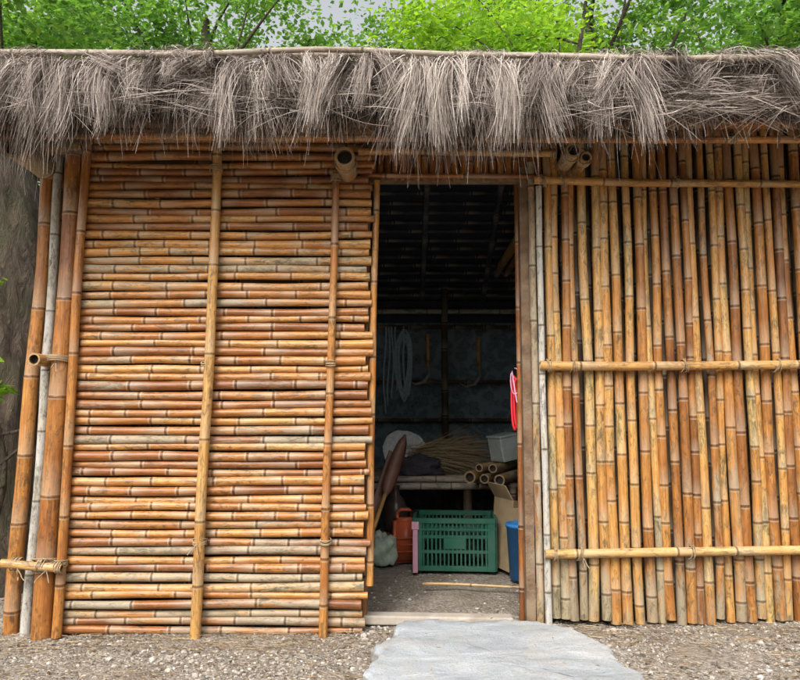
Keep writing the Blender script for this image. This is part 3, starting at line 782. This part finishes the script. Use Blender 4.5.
# ------------------------------------------------------------------ TREES
def tree_mesh(name,seed,H,crown_c,crown_r,nclump,nleaf,ls,tr,leafmat,clr=.5):
    rs=np.random.default_rng(seed); random.seed(seed)
    A=Acc()
    top=Vector((rs.normal()*.3,rs.normal()*.3,H*.85))
    pts=[];rad=[]
    for i in range(12):
        t=i/11; pts.append(Vector((top.x*t+.12*math.sin(t*5+seed),top.y*t+.12*math.cos(t*4+seed)-.12,H*.85*t-.1))); rad.append(tr*(1-.7*t)*(1+.5*math.exp(-t*14)))
    tube(A,pts,rad,12)
    cl=[]
    for i in range(nclump):
        v=rs.normal(size=3); v/=np.linalg.norm(v); v*=rs.random()**.45
        c=np.array(crown_c)+v*np.array(crown_r); cl.append(c)
        if i%2==0:
            j=int(rs.integers(4,11)); a=pts[j]; b=Vector(c)
            if b.z<a.z-.3: a=pts[4]
            m=a.lerp(b,.5)+Vector((rs.normal()*.2,rs.normal()*.2,.25))
            q=[a.lerp(m,t).lerp(m.lerp(b,t),t) for t in np.linspace(0,1,6)]
            tube(A,q,[max(.008,rad[j]*.45*(1-.85*t)) for t in np.linspace(0,1,6)],6)
    nb=len(A.f)
    cl=np.array(cl); idx=rs.integers(0,nclump,nleaf)
    off=rs.normal(size=(nleaf,3))*np.array([clr,clr,clr*.45])*rs.uniform(.6,1.3,(nclump,1))[idx]
    C=cl[idx]+off
    s=ls*rs.uniform(.6,1.3,nleaf)
    d=rs.normal(size=(nleaf,3)); d[:,2]=d[:,2]*.5-.25; d/=np.linalg.norm(d,axis=1,keepdims=True)
    e=rs.normal(size=(nleaf,3)); e[:,2]*=.5; e=np.cross(d,np.cross(e,d)); e/=np.linalg.norm(e,axis=1,keepdims=True)
    up=np.cross(d,e)
    w=s*.33
    V=np.stack([C-d*s[:,None]*.5,C+e*w[:,None]+up*s[:,None]*.08,C+d*s[:,None]*.6,C-e*w[:,None]+up*s[:,None]*.08],1).reshape(-1,3)
    base=len(A.v); V=V.tolist()
    ctone=rs.random(nclump)
    tn=np.clip(ctone[idx]*.6+rs.normal(size=nleaf)*.15+.2,0,1)
    verts=A.v+V
    F=A.f+[(base+4*i,base+4*i+1,base+4*i+2,base+4*i+3) for i in range(nleaf)]
    me=bpy.data.meshes.new(name); me.from_pydata(verts,[],F)
    me.materials.append(M_bark); me.materials.append(leafmat)
    mi=np.zeros(len(F),dtype=np.int32); mi[nb:]=1; me.polygons.foreach_set('material_index',mi)
    sm=np.zeros(len(F),dtype=bool); sm[:nb]=True; me.polygons.foreach_set('use_smooth',sm)
    col=np.ones((len(verts),4),dtype=np.float32); col[base:,0]=np.repeat(tn,4)
    a=me.attributes.new('bcol','FLOAT_COLOR','POINT'); a.data.foreach_set('color',col.ravel())
    me.update(); return me
T1=tree_mesh('broadleaf_tree_a',11,9,(0,0,6.6),(2.3,2.0,2.4),50,12000,.115,.17,M_leaf,.40)
T2=tree_mesh('broadleaf_tree_b',12,10,(0,0,7.0),(2.6,2.2,2.8),56,13000,.11,.26,M_leaf,.40)
T3=tree_mesh('maple_tree',13,6.9,(0,0,5.65),(1.3,1.0,.70),40,8500,.085,.07,M_leafB,.25)
for i,(t,x,y,rot,sc) in enumerate([(T1,-6.8,8.5,0,1),(T2,-3.6,9.5,1.3,1),(T1,-.6,12.0,2.6,1.1),(T2,3.6,9,.5,1.0),(T1,6.6,8,2.0,1.05),(T2,9.5,12,4,1.1),(T2,-9,11,3.6,1.1),(T2,7.0,16,1,1.2),(T1,-6,17,2,1.3),(T2,14,10,2,1.1),(T1,-13,8,2,1.1),(T2,-10,2,2,1),(T1,11,3,3,1),(T1,-5.2,6.0,4.4,.8)]):
    o=new_obj('broadleaf_tree',t,None,(x,y,0)); o.rotation_euler=(0,0,rot); o.scale=(sc,)*3
o=new_obj('maple_tree',T3,None,(1.2,5.2,0)); o.rotation_euler=(0,0,.6)
A=Acc()
ns=48; H=6.5; lv=110
for j in range(lv):
    t=j/(lv-1); z=-.1+H*t; cx=-2.42+.03*math.sin(z*1.5)-.24*max(0,z-1.6)**1.3; cy=1.05+.2*t
    for k in range(ns):
        an=6.2832*k/ns; r=.31*(1-.35*t)*(1+.6*math.exp(-max(0,z)*3.5)*(1+.35*math.sin(an*5)))
        r*=1+.06*mnoise.noise(Vector((math.cos(an)*3,math.sin(an)*3,z*1.3)))+.12*mnoise.noise(Vector((math.cos(an)*8,math.sin(an)*8,z*2.5)))+.05*mnoise.noise(Vector((math.cos(an)*16,math.sin(an)*16,z*7)))
        A.v.append((cx+r*math.cos(an),cy+r*math.sin(an),z))
for j in range(lv-1):
    for k in range(ns): k2=(k+1)%ns; A.f.append((j*ns+k,j*ns+k2,(j+1)*ns+k2,(j+1)*ns+k)); A.sm.append(True)
big=empty('large_tree'); A.build('trunk',M_bark,big)
TB=tree_mesh('crown',31,3,(0,0,2.2),(2.0,1.8,1.3),40,9000,.10,.1,M_leaf,.38)
o=new_obj('crown',TB,big,(-3.9,2.6,4.6))
def shrub(name,seed,loc,r,h,n,ls,m):
    me=tree_mesh(name,seed,h,(0,0,h*.6),(r,r,h*.45),24,n,ls,.02,m,r*.25); new_obj(name,me,None,loc)
shrub('shrub',41,(-2.9,2.9,0),.7,2.2,3500,.08,M_leafB)
shrub('shrub',42,(-4.3,3.8,0),1.3,3.2,5000,.10,M_leaf)
shrub('shrub',43,(-2.10,.25,0),.16,1.75,320,.06,M_leafB)
shrub('shrub',44,(4.4,3.2,0),1.2,2.6,4000,.10,M_leaf)
rs=np.random.default_rng(5); n=40000
th=rs.uniform(0,2*math.pi,n); rr=rs.uniform(24,34,n); hmax=7+2.5*np.sin(th*7)+1.5*np.sin(th*19+1)
zz=rs.random(n)*hmax; C=np.stack([rr*np.cos(th),rr*np.sin(th)+2,zz],1)
P=np.stack([C,C+rs.normal(size=(n,3))*.22,C+rs.normal(size=(n,3))*.35],1)
strands_mesh('distant_trees',P,rs.uniform(.2,.38,n),rs.random(n)*.7,np.ones((n,3)),M_leaf)

# ------------------------------------------------------------------ light, world, camera
w=bpy.data.worlds.new('World'); scene.world=w; w.use_nodes=True; nt=w.node_tree; nt.nodes.clear()
sky=N(nt,'ShaderNodeTexSky',sky_type='NISHITA'); sky.sun_disc=False; sky.sun_elevation=R(48); sky.sun_rotation=R(200); sky.dust_density=5; sky.ozone_density=1; sky.air_density=1
bw=N(nt,'ShaderNodeRGBToBW'); nt.links.new(sky.outputs[0],bw.inputs[0])
mx=mix(nt,.88,sky.outputs[0],bw.outputs[0])
mx=mix(nt,1.0,mx,(2.65,2.65,2.65),'MULTIPLY')
bg=N(nt,'ShaderNodeBackground'); bg.inputs[1].default_value=.15; ow=N(nt,'ShaderNodeOutputWorld')
nt.links.new(mx,bg.inputs[0]); nt.links.new(bg.outputs[0],ow.inputs[0])
sd=bpy.data.lights.new('sun','SUN'); sd.energy=1.3; sd.angle=R(16); sd.color=(1,.965,.91)
so=bpy.data.objects.new('sun',sd); coll.objects.link(so)
az=R(200); el=R(48)
dirv=Vector((math.sin(az)*math.cos(el),math.cos(az)*math.cos(el),math.sin(el)))
so.rotation_euler=dirv.to_track_quat('Z','Y').to_euler(); so.location=dirv*20
cam=bpy.data.cameras.new('camera'); co=bpy.data.objects.new('camera',cam); coll.objects.link(co)
co.location=(0,-3.2,.95); co.rotation_euler=(R(96),0,0); cam.lens=31.5; cam.sensor_width=36; cam.clip_end=500
scene.camera=co
scene.view_settings.view_transform='Standard'; scene.view_settings.look='None'; scene.view_settings.exposure=0
